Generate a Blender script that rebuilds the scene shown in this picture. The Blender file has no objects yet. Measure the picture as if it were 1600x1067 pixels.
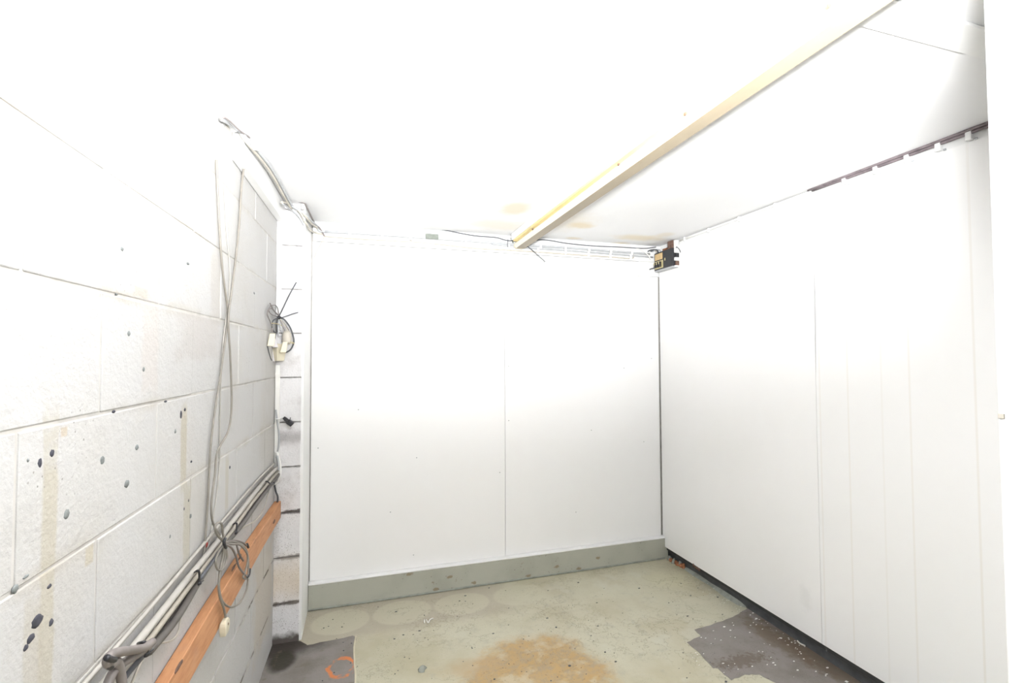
import bpy, bmesh, math, random
from mathutils import Vector, Matrix
random.seed(7)
SC = bpy.context.scene
COL = SC.collection
# ---------------------------------------------------------------- camera
F_PX, YAW, PIT, ROLL = 752.8, .30, .0313, -.004
CH, PY, DB, RX, CZ, Z0 = 1.4217, 2.6742, 2.9947, 2.0354, 2.2109, -.0302   # camera height, pier, back wall, right wall, ceiling, first course
PX0, PX1 = -.4199, -.2886                                              # pier left / right
O = Vector((0, 0, CH))
c_, s_ = math.cos(YAW), math.sin(YAW); cp, sp = math.cos(PIT), math.sin(PIT); cr, sr = math.cos(ROLL), math.sin(ROLL)
FW = Vector((s_*cp, c_*cp, sp)); R0 = Vector((c_, -s_, 0)); U0 = R0.cross(FW)
RI = R0*cr + U0*sr; UP = U0*cr - R0*sr
cam = bpy.data.cameras.new('camera'); cam.sensor_width = 36; cam.lens = F_PX*36/1600; cam.clip_start = .02
camo = bpy.data.objects.new('camera', cam); COL.objects.link(camo)
camo.matrix_world = Matrix(((RI.x, UP.x, -FW.x, 0), (RI.y, UP.y, -FW.y, 0), (RI.z, UP.z, -FW.z, CH), (0, 0, 0, 1)))
SC.camera = camo
# ---------------------------------------------------------------- light
SC.view_settings.view_transform = 'Standard'; SC.view_settings.look = 'None'
SC.view_settings.gamma = 1; SC.view_settings.use_curve_mapping = False
SC.view_settings.exposure = 0.76
w = bpy.data.worlds.new('daylight'); SC.world = w; w.use_nodes = True
w.node_tree.nodes['Background'].inputs[0].default_value = (1, .99, .97, 1)
w.node_tree.nodes['Background'].inputs[1].default_value = .6
fl = bpy.data.lights.new('camera_flash', 'SPOT'); fl.energy = 600; fl.spot_size = math.radians(150); fl.spot_blend = 1.0
fl.shadow_soft_size = .085; fl.color = (.968, .982, 1)
flo = bpy.data.objects.new('camera_flash', fl); COL.objects.link(flo)
flo.location = (.20, 0, 1.70)
flo.rotation_euler = Vector((.13, .545, .82)).to_track_quat('-Z', 'Y').to_euler()

# ---------------------------------------------------------------- frames (wall coordinates -> world) and pixel -> wall
A_ = .0427; LU = Vector((-A_, -1.6742, 0)).normalized(); LN = Vector((1.6742, -A_, 0)).normalized(); LP = Vector((PX0, PY, 0))
def LW(s, n, z): return LP + LU*s + LN*n + Vector((0, 0, z))          # left wall: s from the pier towards the camera, n off the wall
def PW(x, n, z): return Vector((x, PY-n, z))                          # front of the pier
def BW(x, n, z): return Vector((x, DB-n, z))                          # back wall
def RW(y, n, z): return Vector((RX-n, y, z))                          # right wall
def FL(x, y, z): return Vector((x, y, z))
def ray(x, y): return FW + RI*((x-800)/F_PX) - UP*((y-533.5)/F_PX)
def hit(x, y, p, n):
    r = ray(x, y); return O + r*((p-O).dot(n)/r.dot(n))
def pl(x, y, off=0): return hit(x, y, LP+LN*off, LN)
def pp(x, y, off=0): return hit(x, y, Vector((0, PY-off, 0)), Vector((0, 1, 0)))
def pb(x, y, off=0): return hit(x, y, Vector((0, DB-off, 0)), Vector((0, 1, 0)))
def pr(x, y, off=0): return hit(x, y, Vector((RX-off, 0, 0)), Vector((1, 0, 0)))
def pf(x, y, z=0): return hit(x, y, Vector((0, 0, z)), Vector((0, 0, 1)))
def pc(x, y, d=0): return hit(x, y, Vector((0, 0, CZ-d)), Vector((0, 0, 1)))

# ---------------------------------------------------------------- materials
class NT:
    def __init__(s, name):
        s.m = bpy.data.materials.new(name); s.m.use_nodes = True; s.t = s.m.node_tree
        s.b = s.t.nodes['Principled BSDF']
        s.pos = s.t.nodes.new('ShaderNodeNewGeometry').outputs['Position']
    def put(s, sock, v):
        if isinstance(v, bpy.types.NodeSocket): s.t.links.new(v, sock)
        else: sock.default_value = v
    def math(s, op, a, b=0., c=0.):
        n = s.t.nodes.new('ShaderNodeMath'); n.operation = op
        for i, v in enumerate((a, b, c)): s.put(n.inputs[i], v)
        return n.outputs[0]
    def vm(s, op, a, b=None):
        n = s.t.nodes.new('ShaderNodeVectorMath'); n.operation = op; s.put(n.inputs[0], a)
        if b is not None: s.put(n.inputs[1], b)
        return n.outputs['Value'] if op in ('LENGTH', 'DOT_PRODUCT') else n.outputs[0]
    def noise(s, scale, detail=3, rough=.55, vec=None, stretch=None):
        n = s.t.nodes.new('ShaderNodeTexNoise'); v = vec or s.pos
        if stretch: v = s.vm('MULTIPLY', v, stretch)
        s.put(n.inputs['Vector'], v); n.inputs['Scale'].default_value = scale
        n.inputs['Detail'].default_value = detail; n.inputs['Roughness'].default_value = rough
        return n.outputs['Fac']
    def ramp(s, v, lo, hi, a=0., b=1.):
        n = s.t.nodes.new('ShaderNodeMapRange'); n.interpolation_type = 'SMOOTHSTEP'
        s.put(n.inputs[0], v)
        for i, q in enumerate((lo, hi, a, b)): n.inputs[i+1].default_value = q
        return n.outputs[0]
    def voro(s, scale):
        n = s.t.nodes.new('ShaderNodeTexVoronoi'); s.put(n.inputs['Vector'], s.pos); n.inputs['Scale'].default_value = scale
        return n.outputs['Distance']
    def mix(s, f, a, b):
        n = s.t.nodes.new('ShaderNodeMix'); n.data_type = 'RGBA'; n.clamp_factor = True
        s.put(n.inputs[0], f)
        for i, v in ((6, a), (7, b)):
            s.put(n.inputs[i], v if isinstance(v, bpy.types.NodeSocket) else (*v, 1))
        return n.outputs[2]
    def ell(s, c, r, soft=.2, amp=0., nscale=8, k=1.):                  # ellipsoid mask; r = None ignores an axis
        v = s.vm('MULTIPLY', s.vm('SUBTRACT', s.pos, c), [0 if q is None else 1/q for q in r])
        d = s.vm('LENGTH', v)
        if amp: d = s.math('ADD', d, s.math('MULTIPLY', s.math('SUBTRACT', s.noise(nscale, 5, .65), .5), 2*amp))
        return s.ramp(d, 1-soft, 1+soft, k, 0)
    def box(s, c, r, soft=.2, amp=0., nscale=8, k=1.):
        v = s.vm('ABSOLUTE', s.vm('MULTIPLY', s.vm('SUBTRACT', s.pos, c), [0 if q is None else 1/q for q in r]))
        n = s.t.nodes.new('ShaderNodeSeparateXYZ'); s.put(n.inputs[0], v)
        d = s.math('MAXIMUM', s.math('MAXIMUM', n.outputs[0], n.outputs[1]), n.outputs[2])
        if amp: d = s.math('ADD', d, s.math('MULTIPLY', s.math('SUBTRACT', s.noise(nscale, 5, .65), .5), 2*amp))
        return s.ramp(d, 1-soft, 1+soft, k, 0)
    def axis(s, i):
        n = s.t.nodes.new('ShaderNodeSeparateXYZ'); s.put(n.inputs[0], s.pos); return n.outputs[i]
    def bump(s, h, strength=.3, dist=.01):
        n = s.t.nodes.new('ShaderNodeBump'); n.inputs['Strength'].default_value = strength; n.inputs['Distance'].default_value = dist
        s.put(n.inputs['Height'], h); s.t.links.new(n.outputs[0], s.b.inputs['Normal'])
    def done(s, col, rough=.6, metal=0.):
        s.put(s.b.inputs['Base Color'], col if isinstance(col, bpy.types.NodeSocket) else (*col, 1))
        s.put(s.b.inputs['Roughness'], rough); s.put(s.b.inputs['Metallic'], metal); return s.m
def plain(name, col, rough=.5, metal=0., var=.06, scale=30):
    t = NT(name); dark = tuple(q*(1-var*2) for q in col)
    return t.done(t.mix(t.ramp(t.noise(scale), .35, .75), col, dark), rough, metal)

WHITE = (.80, .80, .80)
def joint_line(t, k, half, soft=.5):                                   # mask around the course line number k
    return t.box((0, 0, Z0+.225*k), (None, None, half), soft, .8, 30)
def make_block_mat():
    t = NT('painted_block'); col = t.mix(t.ramp(t.noise(2.2, 4), .42, .75), (.46, .455, .448), (.43, .415, .39))
    col = t.mix(t.ramp(t.noise(9, 5, .7), .6, .8, 0, .5), col, (0.409, 0.384, 0.339))
    zz = t.math('PINGPONG', t.math('ADD', t.axis(2), -Z0), .1125)       # distance from the nearest course line
    nearj = t.math('MULTIPLY', t.ramp(zz, 0, .028, 1, 0), t.ramp(t.noise(5, 4), .42, .68))
    col = t.mix(t.math('MULTIPLY', nearj, .6), col, (0.370, 0.332, 0.275))
    def strip(px0, px1, y0, y1, colr, k, amp=.6):
        nonlocal col
        a, b, d = pl(px0, (y0+y1)/2), pl(px1, (y0+y1)/2), None
        x = (px0+px1)/2; za, zb = pl(x, y0).z, pl(x, y1).z
        col = t.mix(t.box((0, (a.y+b.y)/2, (za+zb)/2), (None, abs(a.y-b.y)/2, abs(za-zb)/2), .25, amp, 14, k), col, colr)
    strip(62, 84, 690, 1200, (0.396, 0.364, 0.294), .8)
    strip(36, 62, 935, 1200, (0.396, 0.364, 0.307), .6)
    strip(283, 292, 632, 760, (0.383, 0.345, 0.269), .8)
    strip(286, 297, 765, 880, (0.383, 0.351, 0.282), .7)
    strip(352, 357, 715, 800, (0.396, 0.358, 0.288), .6)
    strip(222, 246, 470, 610, (0.462, 0.429, 0.403), .6)
    strip(278, 342, 492, 560, (0.409, 0.384, 0.365), .6)
    strip(330, 346, 392, 495, (0.409, 0.384, 0.358), .6)
    strip(208, 232, 448, 465, (0.396, 0.358, 0.301), .6)
    strip(95, 105, 668, 682, (0.409, 0.325, 0.218), .6)
    strip(134, 145, 855, 880, (0.396, 0.338, 0.218), .5)
    strip(398, 424, 860, 1000, (0.436, 0.377, 0.294), .5)
    for k, ya, yb in ((2, 2.10, 2.70), (1, 1.5, 2.70)):               # open cracks along the two lowest courses
        m = t.box((0, (ya+yb)/2, Z0+.225*k), (None, (yb-ya)/2, .006), .4, .7, 40)
        col = t.mix(t.math('MULTIPLY', m, t.ramp(t.noise(7), .45, .6)), col, (.09, .075, .06))
    v = t.voro(70); col = t.mix(t.math('MULTIPLY', t.ramp(v, .10, .16, 1, 0), t.ramp(t.noise(3), .56, .66)), col, (.25, .24, .22))
    h = t.math('ADD', t.noise(95, 4, .6), t.math('MULTIPLY', t.noise(22, 3), 1.4))
    t.bump(h, .35, .006)
    return t.done(col, .75)
def make_pier_mat():
    t = NT('grimy_painted_block'); col = t.mix(t.ramp(t.noise(6, 5, .7), .45, .75), (.70, .69, .695), (.54, .52, .515))
    low = t.ramp(t.axis(2), .2, 1.2, 1, 0)
    for k, a in ((1, .95), (2, .7), (3, .95), (4, .45), (5, .35), (6, .3), (7, .2)):
        m = t.box((0, 0, Z0+.225*k), (None, None, .010 if a > .6 else .005), 0.5, 1.3, 34)
        col = t.mix(t.math('MULTIPLY', t.math('MULTIPLY', m, a), t.ramp(t.noise(14), .3, .5)), col, (.10, .085, .085))
    sp_ = t.math('MULTIPLY', t.ramp(t.voro(130), .16, .26, 1, 0), t.ramp(t.noise(11), .42, .56))
    col = t.mix(t.math('MULTIPLY', sp_, t.math('ADD', t.math('MULTIPLY', low, .7), .15)), col, (.14, .12, .11))
    col = t.mix(t.ell((-.36, PY, .31), (None, None, .09), .8, .5, 9, .5), col, (.60, .48, .32))
    col = t.mix(t.ell((-.36, PY, 1.02), (None, None, .03), .7, .8, 26, .55), col, (.2, .18, .18))
    col = t.mix(t.ramp(t.math('ADD', t.axis(2), t.math('MULTIPLY', t.noise(22), -.06)), -.01, .03, .95, 0), col, (.075, .06, .05))
    t.bump(t.math('ADD', t.noise(120, 4, .65), t.math('MULTIPLY', t.noise(30), 1.)), .4, .005)
    return t.done(col, .8)
def make_sheet_mat(name, streak=False):
    t = NT(name); col = t.mix(t.ramp(t.noise(1.6, 4), .4, .8), (.85, .845, .84), (.83, .825, .815))
    if streak:
        for px, k in ((1327, .5), (1380, .3), (1424, .5), (1527, .6), (1283, .5)):
            y = pr(px, 700).y
            col = t.mix(t.box((0, y, .9), (None, .0035, 1.25), .6, .0, 9, k*.6), col, (.70, .655, .58))
        col = t.mix(t.math('MULTIPLY', t.ell((0, 1.83, .26), (None, .03, .05), .6, 1.2, 30), .18), col, (.55, .55, .54))
    t.bump(t.noise(5, 2), .06, .02)
    return t.done(col, .42)
def make_ceiling_mat():
    t = NT('ceiling_paint'); col = t.mix(t.ramp(t.noise(1.4, 4), .4, .8), (.77, .77, .775), (.75, .75, .75))
    for (x, y, rx, ry, k) in ((806, 326, .07, .10, .40), (780, 352, .16, .10, .22), (908, 351, .07, .07, .45), (897, 372, .05, .03, .35), (880, 345, .16, .2, .2),
                              (1000, 371, .16, .07, .42), (968, 381, .06, .05, .40), (895, 235, .05, .05, .3), (1040, 366, .05, .05, .25)):
        p = pc(x, y); col = t.mix(t.ell((p.x, p.y, 0), (rx, ry, None), .55, .6, 11, k*1.3), col, (.66, .53, .30))
    t.bump(t.noise(3, 3), .15, .03)
    return t.done(col, .6)
def make_floor_mat():
    t = NT('worn_floor_paint'); col = t.mix(t.ramp(t.noise(2.5, 4), .4, .7), (.475, .455, .345), (.42, .385, .275))
    col = t.mix(t.ramp(t.noise(11, 6, .7), .52, .72, 0, .6), col, (.34, .32, .26))
    col = t.mix(t.ramp(t.noise(4.5, 5, .6), .55, .7, 0, .55), col, (.51, .505, .42))
    # bare tan band with round pads of paint beside the plinth
    col = t.mix(t.box((.20, 2.86, 0), (.62, .24, None), .2, .25, 6, .9), col, (.385, .345, .27))
    for (x, y, rx, ry) in ((532, 971, .15, .125), (629, 956, .16, .125), (722, 943, .16, .12), (812, 929, .16, .12)):
        p = pf(x, y); col = t.mix(t.ell((p.x, p.y, 0), (rx, ry, None), .07, .04, 6, .75), col, (.475, .455, .345))
    # damp brown edge by the right-hand corner, pale square pad next to the bare patch
    p = pf(1105, 905); col = t.mix(t.ell((p.x, p.y, 0), (.35, .45, None), .6, .3, 5, .45), col, (.34, .30, .20))
    p = pf(1065, 895); col = t.mix(t.ell((p.x-.12, p.y-.05, 0), (.16, .12, None), .5, .2, 6, .55), col, (.50, .48, .33))
    p = pf(1110, 950); col = t.mix(t.box((p.x-.02, p.y, 0), (.20, .13, None), .06, .06, 7, .75), col, (.455, .44, .34))
    # rust
    p = pf(850, 1075); rm = t.ell((p.x, p.y, 0), (.33, .36, None), .16, .55, 5)
    rust = t.mix(t.ramp(t.noise(24, 6, .75), .4, .65), (.42, .27, .10), (.33, .25, .15))
    rust = t.mix(t.ramp(t.noise(9, 4), .5, .66), rust, (.45, .37, .24))
    rust = t.mix(t.ramp(t.noise(60, 3), .62, .7), rust, (.20, .11, .05))
    col = t.mix(t.math('MULTIPLY', rm, .92), col, rust)
    p = pf(745, 1040); col = t.mix(t.ell((p.x, p.y, 0), (.16, .06, None), .5, .8, 12, .55), col, (.40, .29, .16))
    p = pf(620, 1030); col = t.mix(t.ell((p.x, p.y, 0), (.22, .16, None), .6, .6, 9, .4), col, (.36, .33, .22))
    # grit and scratches
    v = t.math('MULTIPLY', t.ramp(t.voro(75), .09, .14, 1, 0), t.ramp(t.noise(3.3), .45, .6)); col = t.mix(v, col, (.09, .08, .06))
    v = t.math('MULTIPLY', t.ramp(t.voro(160), .12, .2, 1, 0), t.ramp(t.noise(6), .5, .62)); col = t.mix(t.math('MULTIPLY', v, .8), col, (.16, .14, .11))
    sc = t.ramp(t.math('ABSOLUTE', t.math('SUBTRACT', t.noise(9, 6, .65), .5)), .0, .014, 1, 0)
    col = t.mix(t.math('MULTIPLY', sc, t.ramp(t.noise(2.1), .42, .6, 0, .75)), col, (.24, .21, .15))
    t.bump(t.math('ADD', t.noise(40, 4), t.noise(7, 3)), .25, .006)
    return t.done(col, t.ramp(t.noise(5), .3, .7, .35, .6))
def make_bare_mat(name, left):
    t = NT(name); col = t.mix(t.ramp(t.noise(5, 5, .6), .4, .7), (.225, .205, .19), (.17, .15, .13))
    if left:
        p = pf(434, 1012); col = t.mix(t.ell((p.x, p.y, 0), (.20, .10, None), .5, .5, 9, .97), col, (.035, .027, .022))
        p = pf(440, 1033); col = t.mix(t.ell((p.x, p.y, 0), (.06, .08, None), .3, .3, 14, .95), col, (.025, .021, .012))
        p = pf(534, 1043); v = t.vm('MULTIPLY', t.vm('SUBTRACT', t.pos, (p.x, p.y, 0)), (1/.055, 1/.07, 0))
        d = t.math('ADD', t.vm('LENGTH', v), t.math('MULTIPLY', t.math('SUBTRACT', t.noise(16), .5), .9))
        ring = t.ramp(t.math('ABSOLUTE', t.math('SUBTRACT', d, 1.)), .10, .22, 1, 0)
        col = t.mix(t.math('MULTIPLY', ring, t.ramp(t.noise(19), .38, .54)), col, (.60, .19, .06))
        col = t.mix(t.ramp(t.noise(14, 4), .6, .75, 0, .7), col, (.13, .11, .07))
    else:
        a, b = pf(1150, 1040), pf(1240, 1050)
        col = t.mix(t.ell((a.x+.05, a.y+.02, 0), (.13, .035, None), .3, 2.4, 45, .6), col, (.10, .065, .04))
        for (x, y, rx, ry) in ((1215, 1000, .06, .22), (1280, 1030, .07, .3)):
            q = pf(x, y); col = t.mix(t.ell((q.x, q.y, 0), (rx, ry, None), .5, 1.2, 22, .7), col, (.12, .085, .055))
        col = t.mix(t.ramp(t.noise(30, 5, .7), .6, .72, 0, .6), col, (.12, .09, .07))
    v = t.math('MULTIPLY', t.ramp(t.voro(120), .1, .18, 1, 0), t.ramp(t.noise(6), .45, .6)); col = t.mix(v, col, (.06, .05, .05))
    t.bump(t.noise(60, 4), .3, .004)
    return t.done(col, .6)
def make_plinth_mat():
    t = NT('plinth_paint'); col = t.mix(t.ramp(t.noise(5, 4), .4, .75), (.40, .40, .34), (.34, .34, .285))
    col = t.mix(t.ramp(t.noise(26, 5, .7), .62, .74, 0, .8), col, (.22, .19, .13))
    for px, py_ in ((560, 897), (681, 921), (741, 911), (826, 900), (870, 886), (905, 889), (935, 872), (640, 898), (703, 902)):
        p = pb(px, py_, .04); col = t.mix(t.ell((p.x, 0, p.z), (.016, None, .008), .4, 1.3, 60, .75), col, (.20, .15, .08))
    v = t.math('MULTIPLY', t.ramp(t.voro(45), .08, .13, 1, 0), t.ramp(t.noise(5), .48, .6)); col = t.mix(v, col, (.12, .10, .08))
    t.bump(t.noise(30, 4), .2, .004)
    return t.done(col, .5)
def make_wood_mat():
    t = NT('orange_timber'); st = t.noise(14, 5, .6, stretch=(6, .8, 6))
    col = t.mix(t.ramp(st, .35, .7), (.52, .26, .125), (.42, .19, .085))
    col = t.mix(t.ramp(t.noise(16, 4), .62, .75, 0, .7), col, (.28, .14, .08))
    col = t.mix(t.ramp(t.noise(5, 3), .55, .75, 0, .5), col, (.40, .28, .22))
    t.bump(st, .25, .004); return t.done(col, .65)
M_BLOCK, M_PIER, M_CEIL, M_FLOOR = make_block_mat(), make_pier_mat(), make_ceiling_mat(), make_floor_mat()
M_SHEET, M_SHEETR, M_PLINTH, M_WOOD = make_sheet_mat('white_sheet'), make_sheet_mat('white_sheet_streaked', True), make_plinth_mat(), make_wood_mat()
M_BARE_L, M_BARE_R = make_bare_mat('bare_concrete_damp', True), make_bare_mat('bare_concrete_grit', False)
M_WHITE = plain('white_gloss', (.80, .80, .79), .45, 0, .02, 6)
M_MORTAR = plain('painted_mortar', (.50, .48, .45), .8, 0, .10, 20)
M_PMORT = plain('dark_mortar', (.42, .40, .38), .9, 0, .25, 40)
M_BITUMEN = plain('bitumen_paint', (.085, .09, .095), .7, 0, .2, 14)
M_DARK = plain('void', (.05, .05, .05), .9)
M_PVC = plain('white_pvc', (.78, .77, .74), .4, 0, .03, 20)
M_CREAM = plain('cream_pvc', (.60, .55, .42), .45, 0, .05, 20)
M_BEIGE = plain('beige_flex', (.50, .465, .40), .5, 0, .08, 30)
M_PAINTED = plain('painted_cable', (.40, .38, .345), .6, 0, .06, 30)
M_CREAMD = plain('dull_cream_cable', (.33, .30, .25), .5, 0, .06, 30)
M_GREYD = plain('grey_brown_cable', (.105, .095, .085), .55, 0, .1, 30)
M_HANG = plain('dull_flex', (.235, .215, .185), .5, 0, .08, 30)
M_GREY = plain('grey_flex', (.21, .185, .175), .5, 0, .1, 30)
M_MID = plain('mid_grey', (.42, .43, .44), .45, 0, .06, 30)
M_BLACK = plain('black_plastic', (.022, .022, .026), .45, 0, .1, 40)
M_CHAR = plain('charcoal_flex', (.07, .075, .085), .45, 0, .1, 40)
M_SLATE = plain('slate_box', (.20, .22, .19), .6, 0, .1, 40)
M_LILAC = plain('pale_lilac_plastic', (.52, .49, .49), .45, 0, .04, 20)
M_YELLOW = plain('yellowed_metal', (.74, .60, .28), .5, 0, .06, 9)
M_DIFF = plain('aged_diffuser', (.80, .755, .63), .4, 0, .04, 6)
M_TAN = plain('tan_underside_shade', (.30, .25, .175), .5, 0, .05, 6)  # darker tan: shade on the light's underside put into the colour
M_BRASS = plain('tan_label', (.62, .44, .22), .5, 0, .08, 60)
M_BRASS2 = plain('pale_brass', (.60, .52, .28), .35, .3, .1, 60)
M_RUST = plain('rusty_iron', (.17, .10, .075), .8, 0, .3, 50)
M_BRICK = plain('broken_brick', (.36, .15, .07), .9, 0, .35, 40)
M_RAIL = plain('purple_brown_cable', (.20, .165, .175), .55, 0, .2, 30)
M_FILLET = plain('grey_green_mortar', (.30, .315, .275), .8, 0, .15, 25)
M_MARK = plain('grey_plug', (.19, .205, .20), .8, 0, .2, 90)
M_MARK2 = plain('black_plug', (.05, .05, .065), .8, 0, .2, 90)
M_FLAKE = plain('white_flake', (.78, .77, .72), .6)
M_RED = plain('red_mark', (.5, .08, .06), .6)

# ---------------------------------------------------------------- mesh helpers
def link(name, me, mat, parent=None, loc=(0, 0, 0)):
    o = bpy.data.objects.new(name, me); COL.objects.link(o)
    if mat and not me.materials: me.materials.append(mat)
    o.location = Vector(loc)
    if parent: o.parent = parent; o.location = Vector(loc) - root_loc(parent)
    return o
def root_loc(p):
    v = Vector(p.location)
    while p.parent: p = p.parent; v += p.location
    return v
def mk(name, vs, fs, mat, parent=None, bevel=0., smooth=False, seg=1):
    c = sum(vs, Vector())/len(vs)
    bm = bmesh.new(); vv = [bm.verts.new(v-c) for v in vs]
    for f in fs:
        try: bm.faces.new([vv[i] for i in f])
        except ValueError: pass
    bmesh.ops.recalc_face_normals(bm, faces=bm.faces)
    if bevel: bmesh.ops.bevel(bm, geom=list(bm.edges), offset=bevel, segments=seg, affect='EDGES', profile=.6)
    me = bpy.data.meshes.new(name); bm.to_mesh(me); bm.free()
    if smooth:
        for p in me.polygons: p.use_smooth = True
    return link(name, me, mat, parent, c)
def blk(name, fr, a0, a1, n0, n1, z0, z1, mat, parent=None, bevel=.002, seg=1):
    vs = [fr(a, n, z) for a in (a0, a1) for n in (n0, n1) for z in (z0, z1)]
    return mk(name, vs, [(0, 1, 3, 2), (4, 6, 7, 5), (0, 4, 5, 1), (2, 3, 7, 6), (0, 2, 6, 4), (1, 5, 7, 3)], mat, parent, bevel, seg=seg)
def slab(name, fr, outline, n0, n1, mat, parent=None, bevel=0.):       # outline of (a, z) extruded between n0 and n1
    k = len(outline); vs = [fr(a, n0, z) for a, z in outline] + [fr(a, n1, z) for a, z in outline]
    fs = [tuple(range(k)), tuple(range(k, 2*k))] + [(i, (i+1) % k, (i+1) % k+k, i+k) for i in range(k)]
    return mk(name, vs, fs, mat, parent, bevel)
def crom(P, sub=6):
    if len(P) < 3: return P
    out = []; Q = [P[0]*2-P[1]] + P + [P[-1]*2-P[-2]]
    for i in range(1, len(Q)-2):
        a, b, c, d = Q[i-1:i+3]
        for j in range(sub):
            t = j/sub
            out.append(.5*(2*b + (c-a)*t + (2*a-5*b+4*c-d)*t*t + (3*b-a-3*c+d)*t**3))
    return out + [P[-1]]
def tube(name, P, r, mat, parent=None, sub=6, n=8, flat=None, smooth=True):
    P = crom([Vector(p) for p in P], sub) if sub > 1 else [Vector(p) for p in P]
    P = [p for i, p in enumerate(P) if i == 0 or (p-P[i-1]).length > 1e-5]
    vs, fs = [], []; up = None
    for i, p in enumerate(P):
        t = (P[min(i+1, len(P)-1)]-P[max(i-1, 0)])
        t = t.normalized() if t.length > 1e-7 else Vector((0, 0, 1))
        if up is None:
            up = t.orthogonal().normalized()
        else:
            up = up - t*up.dot(t); up = up.normalized() if up.length > 1e-4 else t.orthogonal().normalized()
        sd = t.cross(up); rr = r[min(i, len(r)-1)] if isinstance(r, (list, tuple)) else r
        for k in range(n):
            a = 2*math.pi*k/n; vs.append(p + up*(rr*math.cos(a)) + sd*(rr*math.sin(a)))
    for i in range(len(P)-1):
        for k in range(n): fs.append((i*n+k, i*n+(k+1) % n, (i+1)*n+(k+1) % n, (i+1)*n+k))
    fs += [tuple(range(n)), tuple(range((len(P)-1)*n, len(P)*n))]
    return mk(name, vs, fs, mat, parent, 0, smooth)
def blob(name, c, ax, ay, az, mat, parent=None, jit=.14, n=14):         # flattened irregular dome
    vs, fs = [c+az], []
    ph = [1+random.uniform(-jit, jit) for _ in range(n)]
    for q, hgt in ((.65, .75), (1, 0), (1, -.6)):
        for k in range(n):
            a = 2*math.pi*k/n; vs.append(c + ax*(math.cos(a)*q*ph[k]) + ay*(math.sin(a)*q*ph[k]) + az*hgt)
    for k in range(n):
        k2 = (k+1) % n; fs.append((0, 1+k, 1+k2))
        for j in range(2): fs.append((1+j*n+k, 1+(j+1)*n+k, 1+(j+1)*n+k2, 1+j*n+k2))
    fs.append(tuple(1+2*n+k for k in range(n)))
    return mk(name, vs, fs, mat, parent, 0, True)
def tag(o, label, cat, group=None, kind=None):
    o['label'] = label; o['category'] = cat
    if group: o['group'] = group
    if kind: o['kind'] = kind
    return o
def thing(name, loc, label, cat, group=None, kind=None):
    o = bpy.data.objects.new(name, None); COL.objects.link(o); o.location = Vector(loc); o.empty_display_size = .05
    return tag(o, label, cat, group, kind)

# ================================================================ THE SETTING
# ---- floor
fl_o = blk('floor', FL, -.75, 2.16, -1.2, 3.25, -.15, 0, M_FLOOR, None, 0)
tag(fl_o, 'worn grey-green painted concrete floor with a rust stain', 'floor', kind='structure')
def ragged(pts, sub=5, amp=.006):
    out = []
    for i, p in enumerate(pts):
        q = pts[(i+1) % len(pts)]
        for j in range(sub):
            v = p.lerp(q, j/sub)
            if j: v = v + Vector((random.uniform(-amp, amp), random.uniform(-amp, amp), 0))
            out.append((v.x, v.y))
    return out
def FLn(a, n, z): return Vector((a, z, n))
left_poly = [pf(380, 1250), pf(428, 1004), pf(448, 1001), pf(470, 1002), pf(480, 1008), pf(520, 1000), pf(551, 993), pf(557, 996), pf(553, 1012), pf(555, 1067), pf(548, 1250)]
left_poly[0].x = -.6; left_poly[1].x = -.6
o = slab('bare_patch', FLn, ragged(left_poly, 4, .004), -.004, .0008, M_BARE_L, fl_o); o['label'] = 'dark bare concrete patch beside the block pier'
rp = [(1085, 984), (1110, 977), (1145, 964), (1164, 953), (1172, 948), (1200, 940)]
right_poly = [pf(*q) for q in rp] + [Vector((2.15, 2.25, 0)), Vector((2.15, .5, 0)), pf(1330, 1200), pf(1235, 1085), pf(1213, 1067), pf(1187, 1054), pf(1164, 1054), pf(1143, 1063), pf(1121, 1044),
                                      pf(1114, 1044), pf(1087, 1015), pf(1073, 1003.5), pf(1095, 994)]
o = slab('bare_patch', FLn, ragged(right_poly, 4, .004), -.004, .0008, M_BARE_R, fl_o); o['label'] = 'grey bare concrete patch littered with white flakes'
# raised lip of paint along the left patch
t_ = tube('paint_lip', [pf(556, 994)+Vector((0, 0, .001)), pf(553, 1012), pf(554, 1040), pf(555, 1067), pf(550, 1200)], .004, M_CREAM, fl_o, 4, 6)

# ---- ceiling (gently sagging sheets)
def ceiling_sheet(name, x0, x1, y0, y1, parent, nx=16, ny=16):
    vs, fs = [], []
    for L in (0, 1):
        for j in range(ny+1):
            for i in range(nx+1):
                x, y = x0+(x1-x0)*i/nx, y0+(y1-y0)*j/ny
                sag = 0 if L else -.012*max(0, math.sin(math.pi*(x-.9)/1.2))*math.sin(math.pi*min(1, max(0, (y-.8)/2.2))) if x > .9 else 0
                vs.append(Vector((x, y, CZ + (.02 if L else sag))))
    b = (nx+1)*(ny+1)
    for j in range(ny):
        for i in range(nx):
            a = j*(nx+1)+i; fs += [(a, a+1, a+nx+2, a+nx+1), (b+a, b+a+nx+1, b+a+nx+2, b+a+1)]
    rim = [i for i in range(nx+1)] + [j*(nx+1)+nx for j in range(1, ny+1)] + [ny*(nx+1)+i for i in range(nx-1, -1, -1)] + [j*(nx+1) for j in range(ny-1, 0, -1)]
    fs += [(rim[k], rim[(k+1) % len(rim)], b+rim[(k+1) % len(rim)], b+rim[k]) for k in range(len(rim))]
    return mk(name, vs, fs, M_CEIL, parent, 0, False)
cei = blk('ceiling', FL, -.75, 2.16, .34, 3.25, CZ+.025, CZ+.12, M_CEIL, None, 0)
tag(cei, 'white painted sheet ceiling with brown damp stains', 'ceiling', kind='structure')
ceiling_sheet('ceiling_sheet', -.75, 2.16, .80, 3.2, cei, 20, 20)
ceiling_sheet('ceiling_sheet', -.75, 2.16, .34, .797, cei, 6, 4)
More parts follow.
